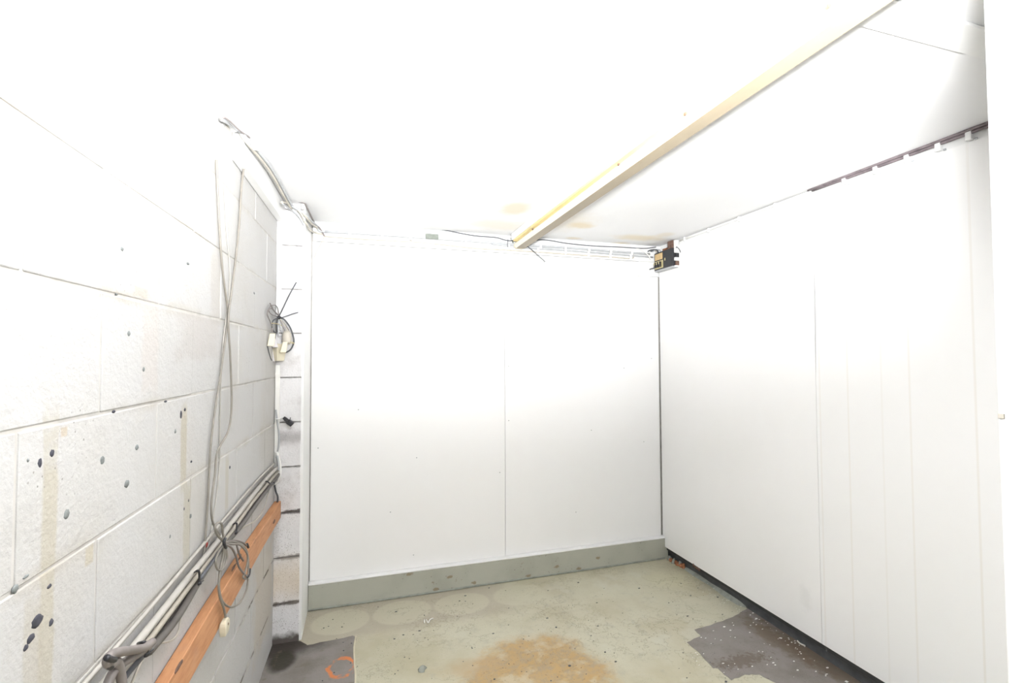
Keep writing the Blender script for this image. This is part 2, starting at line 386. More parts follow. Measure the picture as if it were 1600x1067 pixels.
tag(blk('trim_1', FL, 1.02, 2.03, .745, .828, CZ-.008, CZ, M_WHITE, None, .003), 'flat white cover strip over the ceiling sheet joint', 'trim', kind='structure')

# ---- left wall: backing of mortar and every block
HB = Z0 + .225*10
lw = blk('wall_left', LW, -.6, 3.6, -.22, -.0022, -.05, 2.33, M_MORTAR, None, 0)
tag(lw, 'white painted concrete block wall with cables and stains', 'wall', kind='structure')
def block_mesh(w, h):
    vs = [LU*a + LN*n + Vector((0, 0, z)) for a in (-w/2, w/2) for n in (-.02, .02) for z in (-h/2, h/2)]
    bm = bmesh.new(); v = [bm.verts.new(q) for q in vs]
    for f in [(0, 1, 3, 2), (4, 6, 7, 5), (0, 4, 5, 1), (2, 3, 7, 6), (0, 2, 6, 4), (1, 5, 7, 3)]: bm.faces.new([v[i] for i in f])
    bmesh.ops.recalc_face_normals(bm, faces=bm.faces)
    bmesh.ops.bevel(bm, geom=list(bm.edges), offset=.0025, segments=2, affect='EDGES', profile=.5)
    me = bpy.data.meshes.new('block'); bm.to_mesh(me); bm.free(); me.materials.append(M_BLOCK); return me
cache = {}
JT = .005
for k in range(0, 10):
    z0, z1 = Z0+.225*k, Z0+.225*(k+1)
    if k == 0: z0 = -.03
    z1 = min(z1, 2.2)
    edges = [0.0] + [e for e in ([.455+.455*i for i in range(7)] if k % 2 else [.228+.455*i for i in range(7)])] + [3.4]
    if k % 2: edges = [0.0] + [.452+.4535*i for i in range(7)] + [3.4]
    else: edges = [0.0] + [.228+.458*i for i in range(7)] + [3.4]
    for a, b in zip(edges, edges[1:]):
        if b-a < .03: continue
        key = (round(b-a, 3), round(z1-z0, 3))
        if key not in cache: cache[key] = block_mesh(b-a-JT, z1-z0-JT)
        o = bpy.data.objects.new('block', cache[key]); COL.objects.link(o); o.parent = lw
        o.location = LW((a+b)/2, -.02+random.uniform(-.0012, .0012), (z0+z1)/2) - lw.location
        o.rotation_euler = (random.uniform(-.003, .003), 0, random.uniform(-.002, .002))
# plugged screw holes and dark daubs on the blocks: px, py, half width, half height, dark
for (x, y, rx, ry, d) in ((201, 521, 3.5, 6, 0), (224, 577, 2.5, 5, 0), (160, 719, 4, 7, 0), (214, 699, 3, 5.5, 0), (198, 756, 4.5, 7, 0), (104, 803, 6, 9, 0),
                          (81, 708, 4.5, 7, 1), (62, 723, 4, 9, 1), (265, 838, 2, 4.5, 0), (24, 920, 6, 8, 0), (40, 901, 6, 3.5, 0), (58, 970, 11, 11, 1), (80, 972, 4, 7, 1),
                          (48, 997, 8, 8, 1), (40, 1012, 5, 6, 1), (77, 916, 4, 4, 1), (178, 643, 2.5, 2.5, 1), (259, 627, 2, 2, 1), (283, 648, 1.5, 7, 1), (289, 640, 1.2, 3, 1),
                          (287, 795, 1.3, 4, 1), (294, 782, 1.2, 4, 1), (298, 806, 1.2, 4, 0), (274, 674, 1, 4, 0), (191, 389, 2.5, 4, 0), (296, 997, 1.5, 5, 0), (270, 1026, 1.5, 4, 0),
                          (43, 719, 2, 4, 0), (299, 721, 1.2, 2, 1), (359, 730, 1, 3, 1), (329, 944, 1, 3, 0), (294, 412, 2, 2.5, 0), (397, 458, 1.5, 2.5, 0), (182, 460, 2, 2, 0)):
    rx *= .85; ry *= .85; c = pl(x, y, .0); ax = (pl(x+rx, y)-pl(x-rx, y))/2; az = (pl(x, y+ry)-pl(x, y-ry))/2
    ax.z = 0; az = Vector((0, 0, az.z))
    blob('screw_plug', c, ax, az, LN*.0018, M_MARK2 if d else M_MARK, lw)
for q in ((323, 851),): blob('red_mark', pl(*q, .0), LU*.010, Vector((0, 0, .008)), LN*.002, M_RED, lw)

# ---- block pier in the back left corner
pier = blk('wall_pier', FL, PX0-.01, PX1-.014, PY+.008, DB+.05, -.03, CZ+.02, M_PMORT, None, 0)
tag(pier, 'narrow grimy white block pier in the back left corner', 'wall', kind='structure')
for k in range(0, 10):
    z0, z1 = max(Z0+.225*k, -.02), min(Z0+.225*(k+1), CZ+.01)
    blk('block', PW, PX0-.005, PX1-.012, -.30, random.uniform(0, .0015), z0+.0025, z1-.0025, M_PIER, pier, .003, 2)
ol = [(PY+.004+random.uniform(-.003, .003), -.01+i*(CZ+.01)/40) for i in range(41)]
def SX(a, n, z): return Vector((PX1-n, a, z))
slab('side_board', SX, ol + [(DB+.03, CZ), (DB+.03, -.01)], 0, .012, M_WHITE, pier)

# ---- back wall: backing board, sheets, screws
wb = blk('wall_back', BW, PX1-.02, RX+.12, -.15, -.012, -.05, CZ+.02, M_MORTAR, None, 0)
tag(wb, 'back wall clad in flat white sheets', 'wall', kind='structure')
XJ, XR = .877, 2.029
blk('panel', BW, PX1+.006, XJ-.001, -.012, 0, .150, 2.094, M_SHEET, wb, .001)
blk('panel', BW, XJ+.001, XR, -.012, 0, .150, 1.990, M_SHEET, wb, .001)
blk('panel', BW, XJ+.001, 1.872, -.012, -.003, 1.992, 2.094, M_SHEET, wb, .001)
blk('panel', BW, 1.874, RX+.05, -.012, -.004, 1.992, 2.12, M_SHEET, wb, .001)
for (x, y) in ((796, 487), (795, 572), (795, 657), (781, 738), (1006, 690), (924, 672), (651, 715), (975, 575), (560, 640), (700, 560), (610, 800), (900, 800), (796, 431), (646, 867), (1018, 560), (497, 700), (497, 500)):
    p = pb(x, y); blob('screw', p, Vector((.0035, 0, 0)), Vector((0, 0, .0035)), Vector((0, -.0012, 0)), M_MID, wb, 0)
# timber rail along the top of the back wall
tag(blk('trim_2', BW, PX1+.008, RX+.02, -.012, .014, 2.096, CZ-.001, M_WHITE, None, .002), 'white timber rail along the top of the back wall', 'trim', kind='structure')
# plinth
bb = blk('baseboard_back', BW, PX1+.001, 2.062, -.03, .034, -.02, .140, M_PLINTH, None, .003)
tag(bb, 'grey-green painted concrete plinth below the white sheets', 'plinth', kind='structure')
blk('ledge', BW, PX1+.001, 2.055, -.01, .036, .1402, .149, M_WHITE, bb, .002)
tube('floor_bead', [BW(-.285, .036, .006), BW(.3, .037, .005), BW(.9, .036, .006), BW(1.6, .037, .005), BW(2.03, .036, .005)], .006, M_FILLET, bb, 4, 6)

# ---- right wall: dark base, two big sheets with an open joint
wr = blk('wall_right', RW, .30, 3.1, -.20, -.014, .06, CZ+.02, M_DARK, None, 0)
tag(wr, 'right wall clad in tall white sheets over a dark base', 'wall', kind='structure')
blk('base_strip', RW, .30, 3.1, -.12, -.04, -.02, .075, M_BITUMEN, wr, 0)
YJ = 1.7475
edge = [(z, .0012+.0075*max(0, math.sin(math.pi*(z-1.33)/.66)) ** 1.3 if 1.33 < z < 1.99 else .0012 if z < .9 or z > 2. else .0008) for z in [.088+.053*i for i in range(40)]+[2.17]]
slab('panel', RW, [(2.985, .082), (2.985, 2.17)] + [(YJ+.0004, z) for z, g in reversed(edge)], -.014, 0, M_SHEETR, wr)
slab('panel', RW, [(.31, .100), (.31, 2.17)] + [(YJ-g-.0004, z) for z, g in reversed(edge)], -.014, 0, M_SHEETR, wr)
blk('packing_strip', RW, .31, 2.985, -.014, -.006, 2.17, CZ, M_WHITE, wr, 0)
# mortar fillet and broken brick where the floor meets the base
fp = [pf(1066, 886), pf(1090, 899), pf(1115, 914), pf(1140, 931), pf(1160, 943), pf(1169, 949)]
vs, fs = [], []
for i, p in enumerate(fp):
    j = random.uniform(-.006, .006); tp = (1 if 0 < i < len(fp)-1 else .35)
    vs += [p+Vector((-.035*tp+j, 0, .0)), p+Vector((-.010+j, 0, .014*tp)), p+Vector((.035, 0, .022*tp)), p+Vector((.10, 0, .03*tp)), p+Vector((.10, 0, -.002))]
for i in range(len(fp)-1):
    for k in range(4): fs.append((i*5+k, i*5+k+1, i*5+k+6, i*5+k+5))
mk('mortar_fillet', vs, fs, M_FILLET, wr, 0, True)
for i in range(9):
    p = pf(1043+i*3.0, 874+i*1.6, 0) + Vector((.005, random.uniform(-.01, .01), .008))
    blob('brick_rubble', p, Vector((random.uniform(.012, .024), .004, 0)), Vector((0, random.uniform(.012, .022), 0)), Vector((0, 0, random.uniform(.010, .028))), M_BRICK if i % 3 else M_FILLET, wr, .4, 6)
for (x, y) in ((1084, 884), (1088, 887), (1091, 889)):
    p = pr(x, y, .002); blob('brick_rubble', p, Vector((0, .012, 0)), Vector((0, 0, .012)), Vector((-.006, 0, 0)), M_RUST, wr, .45, 6)

# ---- front wall beside the doorway (the white edge at the right of the picture)
wf = blk('wall_front', FL, .950, 2.16, .34, .5, -.02, CZ+.02, M_WHITE, None, .004)
tag(wf, 'white painted edge of the doorway at the right', 'wall', kind='structure')
pk = hit(1565, 650, Vector((.950, 0, 0)), Vector((1, 0, 0)))
blk('latch_plate', FL, .948, .951, pk.y-.004, pk.y+.004, pk.z-.004, pk.z+.004, M_BEIGE, wf, .0005)

# ---- timber plate under the ceiling on the left wall
tp = blk('trim_3', LW, .0, .80, 0, .036, 2.112, CZ-.002, M_WHITE, None, .003)
tag(tp, 'short white timber plate under the ceiling on the block wall', 'trim', kind='structure')

# ================================================================ THINGS
# ---- long ceiling light
lt = thing('ceiling_light', (.945, 1.7, CZ), 'long yellowed white batten light running across the ceiling', 'ceiling light')
Y0, Y1 = .30, 2.935
blk('housing', FL, .905, .985, Y0, Y1, CZ-.042, CZ-.001, M_WHITE, lt, .003)
blk('gear_tray', FL, .915, .99, Y0+.01, Y1-.012, CZ-.052, CZ-.042, M_YELLOW, lt, .001)
def XZ(a, n, z): return Vector((a, n, z))
slab_pts = [(.938, CZ-.052), (.932, CZ-.062), (.936, CZ-.078), (.946, CZ-.087), (.990, CZ-.087), (1.000, CZ-.078), (1.003, CZ-.064), (.998, CZ-.052)]
slab('diffuser', XZ, slab_pts, Y0+.02, Y1+.022, M_DIFF, lt, 0)
blk('underside_shade', FL, .944, .998, Y0+.02, Y1+.012, CZ-.0885, CZ-.0868, M_TAN, lt, 0)  # added strip: the diffuser's shaded underside as a painted tan face
cpts = [(.9675+(a-.9675)*1.05, CZ-.052+(z-CZ+.052)*1.05-.0005) for a, z in slab_pts]
slab('end_cap', XZ, cpts, Y1+.014, Y1+.034, M_CREAM, lt, .001); slab('end_cap', XZ, cpts, Y0, Y0+.02, M_CREAM, lt, .001)
for yy in (2.60, 1.62, 1.22, .75): blk('clip', FL, .9285, .936, yy-.004, yy+.004, CZ-.06, CZ-.045, M_RUST, lt, .001)

# ---- timber batten along the left wall
tb = thing('timber_batten', LW(.9, .015, .60), 'bare orange-brown timber batten fixed low along the block wall', 'timber batten')
slab('board', LW, [(.004, .705), (.65, .706), (1.05, .694), (1.3, .680), (2.3, .632), (2.3, .552), (1.23, .592), (.9, .602), (.42, .620), (.004, .622)], .001, .032, M_WOOD, tb, .002)
p = pl(428, 815, .032); blob('nail_head', p, LU*.022, Vector((0, 0, .009)), LN*.004, M_RUST, tb, .2, 8)
for (x, y) in ((375, 870), (366, 885), (280, 1040)):
    p = pl(x, y, .032); blob('knot', p, LU*.03, Vector((0, 0, .006)), LN*.001, M_RUST, tb, .4, 8)

# ---- conduit and cables along the left wall
run = thing('cable_run', LW(.9, .02, .80), 'white conduit strapped with grey cables running along the block wall', 'cable run')
def lpath(pts, off): return [pl(x, y, off if not isinstance(off, (list, tuple)) else off[i]) for i, (x, y) in enumerate(pts)]
tube('flat_cable', [LW(.05, .018, .880), LW(.35, .018, .880), LW(.7, .018, .868), LW(1.0, .018, .852), LW(1.2, .018, .848), LW(1.5, .018, .838), LW(2.2, .018, .83)], .0085, M_PAINTED, run, 5, 10)
tube('flat_cable', [LW(.05, .008, .902), LW(.4, .008, .905), LW(.8, .008, .893), LW(1.1, .008, .880), LW(1.5, .008, .866), LW(2.2, .008, .855)], .0045, M_PAINTED, run, 5, 8)
tube('flat_cable', [LW(.05, .026, .862), LW(.5, .026, .860), LW(.8, .026, .846), LW(1.0, .026, .838), LW(1.2, .026, .833), LW(1.5, .026, .822), LW(2.2, .026, .812)], .0065, M_CREAMD, run, 5, 8)
tube('grey_cable', [LW(.05, .026, .846), LW(.45, .028, .838), LW(.75, .028, .826), LW(.95, .026, .830), LW(1.1, .026, .822), LW(1.3, .028, .796), LW(1.46, .030, .804)], .0090, M_GREYD, run, 5, 8)
tube('grey_cable', [LW(.05, .012, .842), LW(.4, .012, .826), LW(.7, .012, .836), LW(1.0, .012, .826), LW(1.3, .012, .792), LW(1.5, .012, .796), LW(2.2, .012, .79)], .006, M_GREYD, run, 5, 8)
tube('thin_wire', lpath([(421, 765), (412, 795), (400, 812), (383, 822), (368, 832), (352, 850)], .022), .0028, M_BEIGE, run, 6, 6)
tube('thin_wire', lpath([(307, 905), (300, 930), (284, 955), (279, 985), (268, 1000), (245, 1006), (232, 1013), (220, 1035), (206, 1067), (190, 1110)], .02), .0026, M_BEIGE, run, 6, 6)
tube('dark_cable', lpath([(352, 848), (330, 880), (312, 905)], .040), .005, M_CHAR, run, 5, 6)
for (a, b, cpx) in (((302, 896), (311, 893), (312, 911)), ((362, 822), (370, 818), (369, 832)), ((412, 752), (424, 757), (428, 755)), ((211, 1007), (229, 1005), (230, 1022))):
    mid = ((a[0]+b[0])/2, (a[1]+b[1])/2-2)
    tie = tube('cable_tie', [pl(*a, .004), pl(*mid, .042), pl(*b, .050), pl(*cpx, .050)], .0028, M_BLACK, run, 5, 6)
    pz = pl(*cpx, .050)
    blob('tie_head', pz, LU*.007, Vector((0, 0, .006)), LN*.005, M_BLACK, tie, .1, 8)
    tube('tie_tail', [pz, pz + LN*.004 + Vector((0, 0, -.001)) - LU*.016], .0016, M_BLACK, tie, 1, 5)

# ---- thick grey flex at the bottom left
gf = thing('grey_flex', LW(1.6, .04, .80), 'thick grey flex doubled back and taped at the lower left', 'cable')
tube('flex', lpath([(238, 1003), (225, 1012), (205, 1016), (185, 1019), (172, 1024), (168, 1034), (174, 1038), (182, 1034), (188, 1050), (192, 1080), (196, 1110)], (.055, .055, .058, .06, .06, .058, .054, .052, .05, .05, .05)), .0078, M_GREY, gf, 6, 10)
tube('flex', lpath([(232, 1010), (215, 1022), (196, 1033), (180, 1046), (169, 1067), (155, 1110)], (.045, .045, .046, .046, .045, .045)), .0078, M_GREY, gf, 6, 10)
tube('flex', lpath([(226, 1022), (212, 1038), (198, 1055), (186, 1075), (170, 1110)], .036), .005, M_CHAR, gf, 6, 8)
tube('tape', lpath([(166.5, 1027), (172, 1030), (179, 1031)], .064), .0050, M_BLACK, gf, 4, 8)
tube('tape', lpath([(168, 1037), (171, 1042), (174, 1043)], .058), .0045, M_BLACK, gf, 4, 8)

# ---- two flexes hanging down the block wall
c1 = tube('hanging_flex', lpath([(338, 250), (341, 320), (345, 390), (350, 440), (356, 490), (352, 530), (344, 590), (336, 640), (329, 700), (325, 780), (320, 850), (314, 893)], .008), .0032, M_HANG, None, 6, 8)
tag(c1, 'pale flex hanging down the block wall, the lower left strand', 'cable')
c2 = tube('hanging_flex', lpath([(396, 216), (389, 238), (382, 256), (377, 300), (374, 350), (369, 400), (362, 455), (357, 500), (360, 560), (362, 630), (357, 672), (340, 705), (336, 740), (330, 790), (334, 820), (350, 846)], .017), .0032, M_HANG, None, 6, 8)
tag(c2, 'pale flex hanging from the ceiling plate into the tied bundle', 'cable')
c3 = tube('hanging_flex', lpath([(350, 290), (354, 360), (359, 420), (357, 470), (348, 540), (344, 640), (342, 740), (330, 830), (320, 872)], .003), .0022, M_PAINTED, None, 6, 6)
tag(c3, 'thin white wire painted in behind the hanging flexes', 'cable')

# ---- tied bundle of loops with an inline plug
bd = thing('cable_bundle', pl(350, 848, .05), 'tied beige cable loops with a cream plug hanging over the timber batten', 'cable bundle')
for pts, rr, m in (([(351, 848), (340, 836), (336, 824), (340, 817), (346, 818), (348, 830), (350, 848)], .0034, M_HANG),
                   ([(351, 848), (362, 846), (376, 850), (385, 860), (387, 875), (384, 890), (380, 902), (386, 903), (388, 890), (387, 868), (376, 852), (360, 850), (351, 848)], .0034, M_HANG),
                   ([(351, 850), (362, 856), (369, 870), (373, 885), (380, 895), (386, 901)], .0034, M_GREY),
                   ([(351, 848), (366, 844), (378, 847), (386, 853)], .0032, M_GREY),
                   ([(370, 852), (374, 866), (380, 876)], .0032, M_GREY),
                   ([(351, 850), (342, 862), (337, 876), (339, 888), (346, 891), (352, 882), (355, 868), (351, 850)], .003, M_HANG),
                   ([(350, 850), (348, 870), (344, 890), (342, 915), (346, 936), (354, 946), (364, 948), (376, 940), (385, 922), (388, 904)], .0032, M_HANG),
                   ([(351, 851), (351, 872), (347, 888), (342, 910), (343, 930), (349, 948), (352, 962), (352, 969)], .0034, M_HANG)):
    tube('cord', lpath(pts, .046), rr, m, bd, 6, 8)
tube('wrap_tie', lpath([(352, 841), (350, 848), (353, 856)], .056), .0045, M_BLACK, bd, 3, 8)
tube('cord_tip', lpath([(386, 850), (388, 855)], .048), .0045, M_BLACK, bd, 1, 6)
tube('cord_tip', lpath([(390, 888), (389, 898), (386, 902)], .048), .005, M_BLACK, bd, 3, 6)
pa, pb_ = pl(351, 967, .046), pl(350, 992, .046)
ax = LU*.021; dn = Vector((0, 0, pb_.z-pa.z))
vs = []
for q, ww in ((0, .55), (.12, .85), (.35, 1.), (.7, .95), (1, .8)):
    for (sa, sn) in ((-1, -1), (1, -1), (1, 1), (-1, 1)): vs.append(pa + dn*q + ax*(sa*ww) + LN*(sn*.010*ww))
fs = [(0, 1, 2, 3), (16, 17, 18, 19)] + [(i*4+k, i*4+(k+1) % 4, i*4+4+(k+1) % 4, i*4+4+k) for i in range(4) for k in range(4)]
plg = mk('plug_body', vs, fs, M_CREAM, bd, .002); plg['label'] = 'cream plastic inline plug'
blob('screw', pa+dn*.35+LN*.010, LU*.004, Vector((0, 0, .004)), LN*.0015, M_RUST, plg, 0, 8)

# ---- white trunking in the corner
tr = thing('corner_trunking', PW(-.408, .01, .84), 'narrow white vertical trunking in the corner by the pier', 'trunking')
blk('lower_length', PW, -.4195, -.3985, .001, .017, .845, 1.385, M_PVC, tr, .002)
blk('upper_length', PW, -.4195, -.3965, .001, .015, 1.56, 2.085, M_WHITE, tr, .002)
blk('joint', PW, -.4196, -.3975, .001, .0185, 1.330, 1.345, M_PVC, tr, .001)

def pn(x, y, off):                                                     # on the pier, or on the left wall where that is nearer
    a, b = pp(x, y, off), pl(x, y, .014)
    return a if (a-O).length < (b-O).length else b
def ppath(pts, off=.06): return [pn(x, y, off) for x, y in pts]
# ---- socket adaptor with plugs, hanging in the corner
so = thing('socket_adaptor', pp(432, 560, .05), 'cream multi-way socket with plugs in the corner of the wall', 'socket')
zt, zb_ = pp(432, 537, .08).z, pp(432, 564, .08).z; pc0 = pp(433, 550, .055); 
def ROT(cx, cy, ang):
    ca, sa = math.cos(ang), math.sin(ang)
    return lambda a, n, z: Vector((cx + a*ca - n*sa, cy + a*sa + n*ca, z))
fr = ROT(pc0.x, pc0.y, math.radians(-38))
def frust(name, fr, w0, d0, w1, d1, z0, z1, mat, parent, bevel=.003, dz=0):
    vs = [fr(a*w, n*d, z) for (w, d, z) in ((w0, d0, z0), (w1, d1, z1)) for (a, n) in ((-1, -1), (1, -1), (1, 1), (-1, 1))]
    return mk(name, vs, [(0, 1, 2, 3), (4, 5, 6, 7)] + [(k, (k+1) % 4, (k+1) % 4+4, k+4) for k in range(4)], mat, parent, bevel, seg=2)
frust('body', fr, .024, .022, .034, .032, zb_, zt, M_CREAM, so)
q = frust('front_plate', ROT(pc0.x-.020, pc0.y-.022, math.radians(14)), .014, .003, .021, .003, zb_-.001, zt+.002, M_LILAC, so, .001); q['label'] = 'pale lilac-grey front plate'
for (x, y0, y1, ww, m, tilt) in ((423, 521, 541, .015, M_CREAM, .12), (430, 522, 543, .014, M_LILAC, -.25), (442, 534, 551, .014, M_CREAM, .2)):
    a, b = pn(x, y0, .085), pn(x, y1, .085); b = Vector((a.x, a.y, b.z))
    f2 = ROT(a.x, a.y, .2)
    vs = []
    for q_, k in ((a.z, .8), (b.z, 1.)):
        for (sa, sn) in ((-1, -1), (1, -1), (1, 1), (-1, 1)): vs.append(f2(sa*ww*k + (tilt*(q_-b.z)), sn*.012*k, q_))
    mk('plug', vs, [(0, 1, 2, 3), (4, 5, 6, 7)] + [(k, (k+1) % 4, (k+1) % 4+4, k+4) for k in range(4)], m, so, .002)
a = pp(448, 527, .07)
gp = mk('plug', [a + Vector((math.cos(t)*rx, math.sin(t)*rx*.7, z)) for (rx, z) in ((.010, .034), (.020, .02), (.022, -.02), (.016, -.034)) for t in [k*math.pi/5 for k in range(10)]],
   [tuple(range(10)), tuple(range(30, 40))] + [(i*10+k, i*10+(k+1) % 10, i*10+10+(k+1) % 10, i*10+10+k) for i in range(3) for k in range(10)], M_BEIGE, so, 0, True); gp['label'] = 'grey-beige round plug'
for dx in (-.006, .006, .014): tube('pin', [a+Vector((dx+.012, -.004, -.022)), a+Vector((dx+.022, -.006, -.032))], .0022, M_BRASS2, gp, 1, 6)

# ---- coil of dark flex above the socket
co = thing('flex_coil', pp(437, 496, .06), 'tied coil of dark and grey flex with two stray tails above the socket', 'cable coil')
for pts, rr, m in (([(436, 496), (444, 499), (453, 511), (458, 525), (459, 535), (455, 545), (449, 549.5), (443, 550)], .0036, M_CHAR),
                   ([(436, 496), (428, 500), (425, 508), (427, 517), (433, 520)], .0032, M_CHAR),
                   ([(434, 494), (433, 505), (433, 519)], .0040, M_BLACK),
                   ([(436, 494), (428, 485), (422, 474)], .0028, M_GREY), ([(436, 494), (434, 482), (430, 477), (424, 477)], .0026, M_GREY),
                   ([(434, 495), (424, 491), (420, 485), (424, 482), (430, 487), (436, 494)], .0026, M_GREY),
                   ([(424, 477), (419, 485), (418, 492), (422, 502), (425, 510), (425, 518)], .0026, M_GREY),
                   ([(437, 497), (446, 508), (452, 518), (453, 524), (448, 523), (441, 508), (437, 498)], .0026, M_GREY),
                   ([(434, 498), (434, 512), (435, 523), (439, 525), (442, 522), (438, 510), (436, 498)], .0026, M_MID),
                   ([(425, 505), (434, 506), (441, 509)], .0024, M_BRASS2),
                   ([(438, 498), (447, 512), (450, 520), (448, 527)], .003, M_BEIGE),
                   ([(436, 494), (443, 480), (452, 461), (463, 441)], .0030, M_CHAR), ([(438, 497), (450, 493), (458, 490), (466, 488)], .0024, M_CHAR)):
    tube('cord', ppath(pts), rr, m, co, 6, 8)
blob('tape', pp(436, 496, .064), Vector((.012, 0, 0)), Vector((0, 0, .009)), Vector((0, -.008, 0)), M_BLACK, co, .2, 9)
wr_ = tube('stub_lead', ppath([(418, 541), (420, 550), (423, 560), (425, 563)], .085), .0024, M_CHAR, None, 5, 6)
tag(wr_, 'short dark lead curving down the side of the cream socket', 'cable')

# ---- little black plug on the pier
bp_ = thing('black_plug', pp(451, 660, .02), 'small black plug hanging against the grimy pier', 'plug')
p0, p1 = pp(443, 652, .022), pp(457, 664, .022); d = (p1-p0); pe = Vector((d.z, 0, -d.x)).normalized()
vs = []
for q_, k in ((0, .6), (.25, .8), (.4, .75), (.55, 1.15), (1, 1.)):
    for (sa, sn) in ((-1, -1), (1, -1), (1, 1), (-1, 1)): vs.append(p0 + d*q_ + pe*(sa*.0105*k) + Vector((0, sn*.010*k, 0)))
mk('body', vs, [(0, 1, 2, 3), (16, 17, 18, 19)] + [(i*4+k, i*4+(k+1) % 4, i*4+4+(k+1) % 4, i*4+4+k) for i in range(4) for k in range(4)], M_BLACK, bp_, .0015)
tube('lead', ppath([(430, 655), (436, 654), (443, 652)], .018), .0024, M_PVC, bp_, 5, 6)
tube('pin', ppath([(453, 656), (454, 652)], .024), .002, M_CHAR, bp_, 1, 6)

# ---- cables curving out of the foot of the trunking
for pts, rr, m, off, lab in (([(431, 640), (433, 655), (436, 680), (435, 700), (432, 715)], .004, M_MID, .022, 'grey cable bowing beside the white corner trunking'),
                        ([(432, 706), (437, 722), (438, 738), (434, 752), (427, 757)], .0055, M_PVC, .026, 'white cable curving round the foot of the corner trunking'),
                        ([(433, 712), (435, 725), (434, 742), (428, 752), (422, 760)], .0060, M_MID, .034, 'thick grey cable joining the conduit at the foot of the corner trunking'),
                        ([(429, 758), (431, 768), (434, 776), (433, 785), (427, 791), (426, 797)], .0042, M_CHAR, .024, 'dark cable end curling down above the timber batten')):
    tag(tube('corner_cable', [pp(x, y, off) for x, y in pts], rr, m, None, 6, 8), lab, 'cable')

# ---- cables under the ceiling, from the timber plate round the pier to the back wall
cb = thing('ceiling_cable_bundle', LW(.2, .06, CZ-.03), 'tangled pale cables sagging round the pier just below the ceiling', 'cable bundle')
zc = CZ
def P3(*a): return Vector(a)
B0 = LW(.76, .055, zc-.012)
for dz, dn, rr, m in ((0, .012, .0065, M_MID), (-.012, .006, .005, M_BEIGE)):
    tube('cable', [pl(345, 186, .01), pl(356, 192, .012), pl(372, 203, .02), LW(.80, .045, zc-.02+dz), LW(.5, .055+dn, zc-.008+dz), LW(.12, .055+dn, zc-.010+dz), LW(.02, .062+dn, zc-.02+dz),
                   pp(456, 322, .03), pp(470, 330, .035), P3(PX1+.012, PY+.02, zc-.06+dz), P3(PX1+.016, PY+.15, zc-.045+dz), P3(PX1+.03, DB-.04, zc-.03+dz), pb(500, 361, .025), pb(520, 363, .02)], rr, m, cb, 6, 8)
for pts, rr, m in (([pl(440, 316, .06), pp(452, 318, .03), pp(468, 331, .04), pp(478, 348, .03), P3(PX1+.01, PY+.1, zc-.10), P3(PX1+.016, DB-.06, zc-.075), pb(504, 366, .02), pb(508, 369, .02)], .005, M_BEIGE),
                   ([pl(441, 318, .06), pp(455, 328, .03), pp(467, 338, .035), pp(475, 352, .02)], .004, M_MID),
                   ([pp(452, 312, .03), pp(466, 315, .03), pp(476, 318, .025), P3(PX1+.01, PY+.06, zc-.015), P3(PX1+.02, DB-.05, zc-.02), pb(500, 357, .03), pb(507, 369, .02)], .0045, M_GREY),
                   ([pb(507, 369, .02), pb(502, 380, .02), pb(496, 391, .012), pb(491, 402, .006)], .0025, M_BEIGE),
                   ([pl(383, 196, .01), pl(391, 206, .03), pl(397, 216, .05)], .004, M_BEIGE),
                   ([pl(346, 187, .01), pl(351, 184, .02), pl(362, 192, .03), pl(378, 207, .04), pl(396, 218, .05)], .003, M_GREY)):
    tube('cable', pts, rr, m, cb, 6, 8)
blk('clip', PW, pp(474, 320).x-.006, pp(474, 320).x+.010, .018, .04, zc-.035, zc-.008, M_PVC, cb, .002)
blk('clip', LW, .74, .76, .05, .075, zc-.035, zc-.006, M_PVC, cb, .002)
tube('cable_end', ppath([(424, 322), (432, 323), (440, 320)], .02), .004, M_MID, cb, 4, 8)

# ---- conduits and cables along the top of the back wall
def bpath(pts, off): return [pb(x, y, off) for x, y in pts]
def saddle(px, y0, y1, parent, off=.016):
    a, b = pb(px, y0, off+.012), pb(px, y1, off+.012)
    blk('saddle', BW, a.x-.007, a.x+.007, .012, off+.014, b.z, a.z, M_PVC, parent, .002)
k1 = thing('wall_conduit', pb(760, 378, .02), 'long pale conduit clipped along the rail at the top of the back wall', 'conduit')
tube('pipe', bpath([(508, 362), (560, 364.5), (640, 370), (740, 377), (820, 383), (900, 388), (960, 393), (1015, 397)], .024), .0075, M_MID, k1, 5, 10)
for px, y in ((546, 364), (597, 367.5), (642, 371), (728, 376), (845, 384.5), (884, 386.5), (921, 389), (955, 392), (988, 394.5)): saddle(px, y-3.5, y+4, k1, .022)
k2 = thing('wall_conduit', pb(920, 394, .02), 'shorter pale conduit just below, from the light to the black switch box', 'conduit')
tube('pipe', bpath([(768, 381), (820, 387), (860, 389.5), (920, 394), (970, 398), (1020, 402)], .022), .006, M_MID, k2, 5, 10)
for px, y in ((795, 385), (841, 389), (884, 392), (920, 395), (954, 398), (986, 400)): saddle(px, y-3, y+5, k2, .018)
k3 = tube('wall_cable', bpath([(507, 369), (560, 373), (625, 376.5), (665, 379), (740, 387.5), (800, 391), (900, 398), (960, 402), (985, 404), (990, 401), (988, 393)], .019), .0048, M_BEIGE, None, 5, 8)
tag(k3, 'slack beige cable along the lower edge of the back rail', 'cable')
k4 = tube('ceiling_wire', bpath([(690, 358.5), (740, 368), (775, 371), (795, 376), (830, 376), (846, 374.5), (862, 376), (885, 380), (925, 384), (970, 386), (1005, 388), (1025, 386)], .024), .0032, M_CHAR, None, 5, 6)
tag(k4, 'thin dark wire in the joint of ceiling and back wall', 'wire')
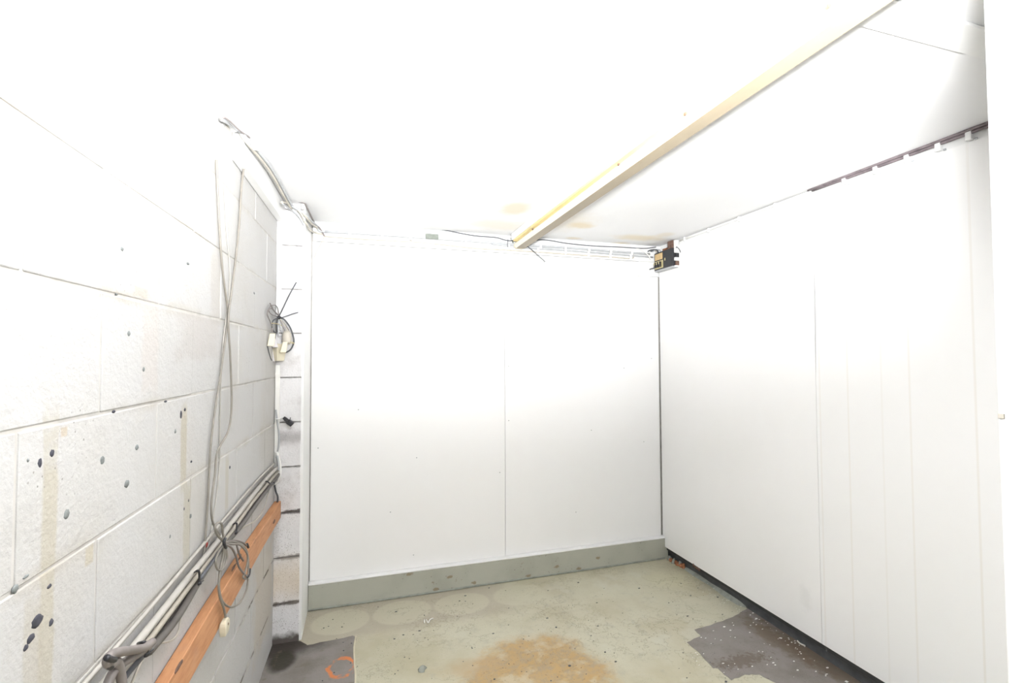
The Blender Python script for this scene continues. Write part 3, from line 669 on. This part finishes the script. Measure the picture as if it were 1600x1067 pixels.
bx = blk('connector_block', BW, pb(665, 368, .03).x, pb(685, 368, .03).x, .014, .036, pb(675, 373.5, .03).z, pb(675, 365.5, .03).z, M_SLATE, None, .002)
tag(bx, 'small dark grey-green connector block on the back rail', 'connector')
k5 = tube('loose_wire', [pb(823, 384, .03), pb(832, 391, .05), pb(842, 400, .06), pb(852, 409, .06)], .0026, M_CHAR, None, 5, 6)
tag(k5, 'short stiff black wire end poking out below the light', 'wire')
tube_d = thing('light_feed_wire', pb(795, 380, .03), 'thin dark drop wires behind the far end of the light', 'wire')
tube('wire', bpath([(794, 374), (793, 382), (795, 389)], .03), .0025, M_CHAR, tube_d, 4, 6)
tube('wire', bpath([(798, 372), (801, 378), (803, 384)], .02), .004, M_SLATE, tube_d, 4, 6)

# ---- black switch box in the far right corner
Y_A, Y_B, Z_A, Z_B, DP = 2.742, 2.962, 2.022, 2.150, .055
sb = thing('switch_box', RW(2.85, .03, Z_A), 'black electrical switch box with tan label plates in the far right corner', 'switch box')
blk('casing', RW, Y_A+.012, Y_B, .006, DP, Z_A+.006, Z_B, M_BLACK, sb, .004, 2)
blk('base_plate', RW, Y_A, Y_B+.004, .001, .007, Z_A, Z_B+.012, M_WHITE, sb, .001)
blk('bottom_tray', RW, Y_A+.014, Y_B-.004, .008, DP-.004, Z_A-.004, Z_A+.006, M_MID, sb, .001)
Ym = 2.862
blk('label_plate', RW, Ym, Y_B-.010, DP, DP+.002, 2.095, 2.140, M_BRASS, sb, .0008)
lp2 = blk('label_plate', RW, Ym-.006, Y_B-.006, DP, DP+.002, 2.034, 2.088, M_BRASS2, sb, .0008)
for yv in (2.885, 2.912, 2.938):
    lv = blk('lever', RW, yv-.009, yv+.006, DP+.002, DP+.016, 2.042, 2.080, M_BLACK, sb, .002)
    blk('lever_tip', RW, yv-.004, yv+.001, DP+.016, DP+.020, 2.060, 2.078, M_BRASS2, lv, .001)
blk('window_slot', RW, Ym-.032, Ym-.022, DP, DP+.002, 2.078, 2.096, M_BRASS2, sb, .0008)
tube('rod', [RW(2.945, DP+.01, 2.046), RW(2.965, DP+.03, 2.040), RW(2.97, DP+.034, 2.036)], .004, M_CHAR, sb, 4, 6)
for z0_, z1_, m in ((2.115, 2.150, M_WHITE), (2.085, 2.113, M_BLACK), (2.062, 2.084, M_WHITE), (2.030, 2.060, M_RUST), (2.02, 2.030, M_WHITE)):
    blk('side_terminal', RW, Y_A+.001, Y_A+.014, .007, .040 if m is M_WHITE else .032, z0_, z1_, m, sb, .0015)
tube('side_lead', [RW(Y_A+.005, .03, 2.145), RW(Y_A-.012, .035, 2.150), RW(Y_A-.02, .02, 2.13), RW(Y_A-.012, .008, 2.115)], .003, M_CHAR, sb, 5, 6)
blk('bracket', RW, 2.775, 2.83, .004, .038, Z_B, CZ-.004, M_RUST, sb, .002)
blk('bracket', RW, 2.752, 2.772, .004, .03, Z_B, CZ-.006, M_PVC, sb, .002)
blk('bracket', RW, 2.84, 2.90, .004, .030, Z_B, Z_B+.022, M_BRICK, sb, .002)
for i, (y, m) in enumerate(((2.915, M_MID), (2.935, M_CHAR), (2.95, M_BEIGE), (2.925, M_CHAR))):
    tube('gland_wire', [RW(y, .03+.006*i, Z_B-.002), RW(y+.01, .034+.006*i, Z_B+.022), RW(y+.03, .05+.01*i, Z_B+.026), RW(2.985, .06+.012*i, Z_B+.018)], .0042, m, sb, 5, 6)
tg = tube('box_feed_wire', [pb(990, 387, .02), pb(1003, 391, .03), pb(1012, 398, .04), pb(1017, 405, .05)], .0035, M_PVC, None, 5, 6)
tag(tg, 'white wire looping from the back rail into the black switch box', 'wire')

# ---- cable and thin conduit under the ceiling along the right wall
rc = thing('edge_cable', RW(1.4, .01, CZ-.02), 'dark cable pinned with white clips along the top of the right wall', 'cable')
tube('cable', [RW(.45, .010, CZ-.012), RW(.9, .010, CZ-.012), RW(1.4, .010, CZ-.012), RW(1.73, .010, CZ-.010)], .0065, M_RAIL, rc, 4, 8)
tube('cable', [RW(.45, .022, CZ-.006), RW(.9, .022, CZ-.006), RW(1.4, .022, CZ-.006), RW(1.75, .018, CZ-.006)], .005, M_RAIL, rc, 4, 8)
for px, py_ in ((1517, 208), (1469, 227), (1420, 243), (1371, 260), (1322, 278)):
    y = pr(px, py_).y; cl = blk('clip', RW, y-.009, y+.009, .0005, .018, CZ-.038, CZ-.004, M_WHITE, rc, .002)
    blk('clip_nail', RW, y-.020, y-.012, .0005, .006, CZ-.042, CZ-.034, M_MID, cl, .001)
r2 = thing('edge_conduit', RW(2.3, .01, CZ-.02), 'thin white conduit along the top of the right wall beside the switch box', 'conduit')
tube('pipe', [RW(1.74, .009, CZ-.013), RW(2.2, .009, CZ-.014), RW(2.73, .009, CZ-.016)], .0065, M_PVC, r2, 4, 8)
for y in (1.95, 2.2, 2.45, 2.68): blk('clip', RW, y-.006, y+.006, .0005, .017, CZ-.032, CZ-.004, M_WHITE, r2, .002)

# ---- loose litter on the floor
def litter(name, n, region, r0, r1, mat, label, cat, h=.0016):
    bm = bmesh.new()
    for _ in range(n):
        p = region(); r = random.uniform(r0, r1)*random.choice((.6, .8, 1, 1.5)); k = random.randint(4, 6); a0 = random.uniform(0, 6.28); st = random.uniform(.25, .8)
        ring = []
        for zz in (0., h*random.uniform(.5, 1.4)):
            ring.append([bm.verts.new((p.x + math.cos(a0+6.283*i/k)*r, p.y + math.sin(a0+6.283*i/k)*r*st, .001+zz)) for i in range(k)])
        bm.faces.new(ring[1]); bm.faces.new(ring[0][::-1])
        for i in range(k): bm.faces.new((ring[0][i], ring[0][(i+1) % k], ring[1][(i+1) % k], ring[1][i]))
    me = bpy.data.meshes.new(name); bm.to_mesh(me); bm.free()
    return tag(link(name, me, mat), label, cat, kind='stuff')
def reg_r():
    while True:
        x, y = random.uniform(1080, 1330), random.uniform(950, 1066)
        if y > 945+(x-1165)*.62+18 and y > 1000-(x-1085)*.55 and (x > 1130 or y < 1045) and not (1143 < x < 1230 and y > 1050): return pf(x, y)
def reg_edge():
    t = random.random()**.8; x = 1075+t*180; return pf(x+random.gauss(0, 5), 892+(x-1075)*.64+8+random.gauss(0, 5))
litter('paint_flakes', 48, reg_r, .0022, .0062, M_FLAKE, 'white paint flakes scattered on the grey bare patch', 'paint flakes')
litter('paint_crumbs', 70, reg_edge, .002, .0045, M_FLAKE, 'fine pale crumbs along the foot of the right wall', 'crumbs')
def reg_all():
    while True:
        x, y = random.uniform(500, 1150), random.uniform(905, 1066)
        if y > 950-(x-482)*.145+8: return pf(x, y)
litter('floor_grit', 130, reg_all, .002, .0055, M_CHAR, 'dark grit and specks scattered over the painted floor', 'grit', .002)
for (pts, lab) in (([(677, 966), (672, 968), (669, 973), (666, 968)], 'small white curl of paint on the floor, forked end'), ([(663, 968), (663, 973)], 'tiny straight white paint chip beside the forked curl'),
                   ([(1246, 1001), (1250, 1005), (1258, 1009)], 'white splintered flake near the foot of the right wall')):
    tag(tube('paint_curl', [pf(x, y, .004) for x, y in pts], .0035, M_FLAKE, None, 3, 5), lab, 'paint chip')
tag(blob('rubble_crumb', pf(660, 1045, .003), Vector((.017, .004, 0)), Vector((-.003, .02, 0)), Vector((0, 0, .012)), M_FILLET, None, .35, 9), 'small lump of grey mortar on the floor near the rust stain', 'rubble')
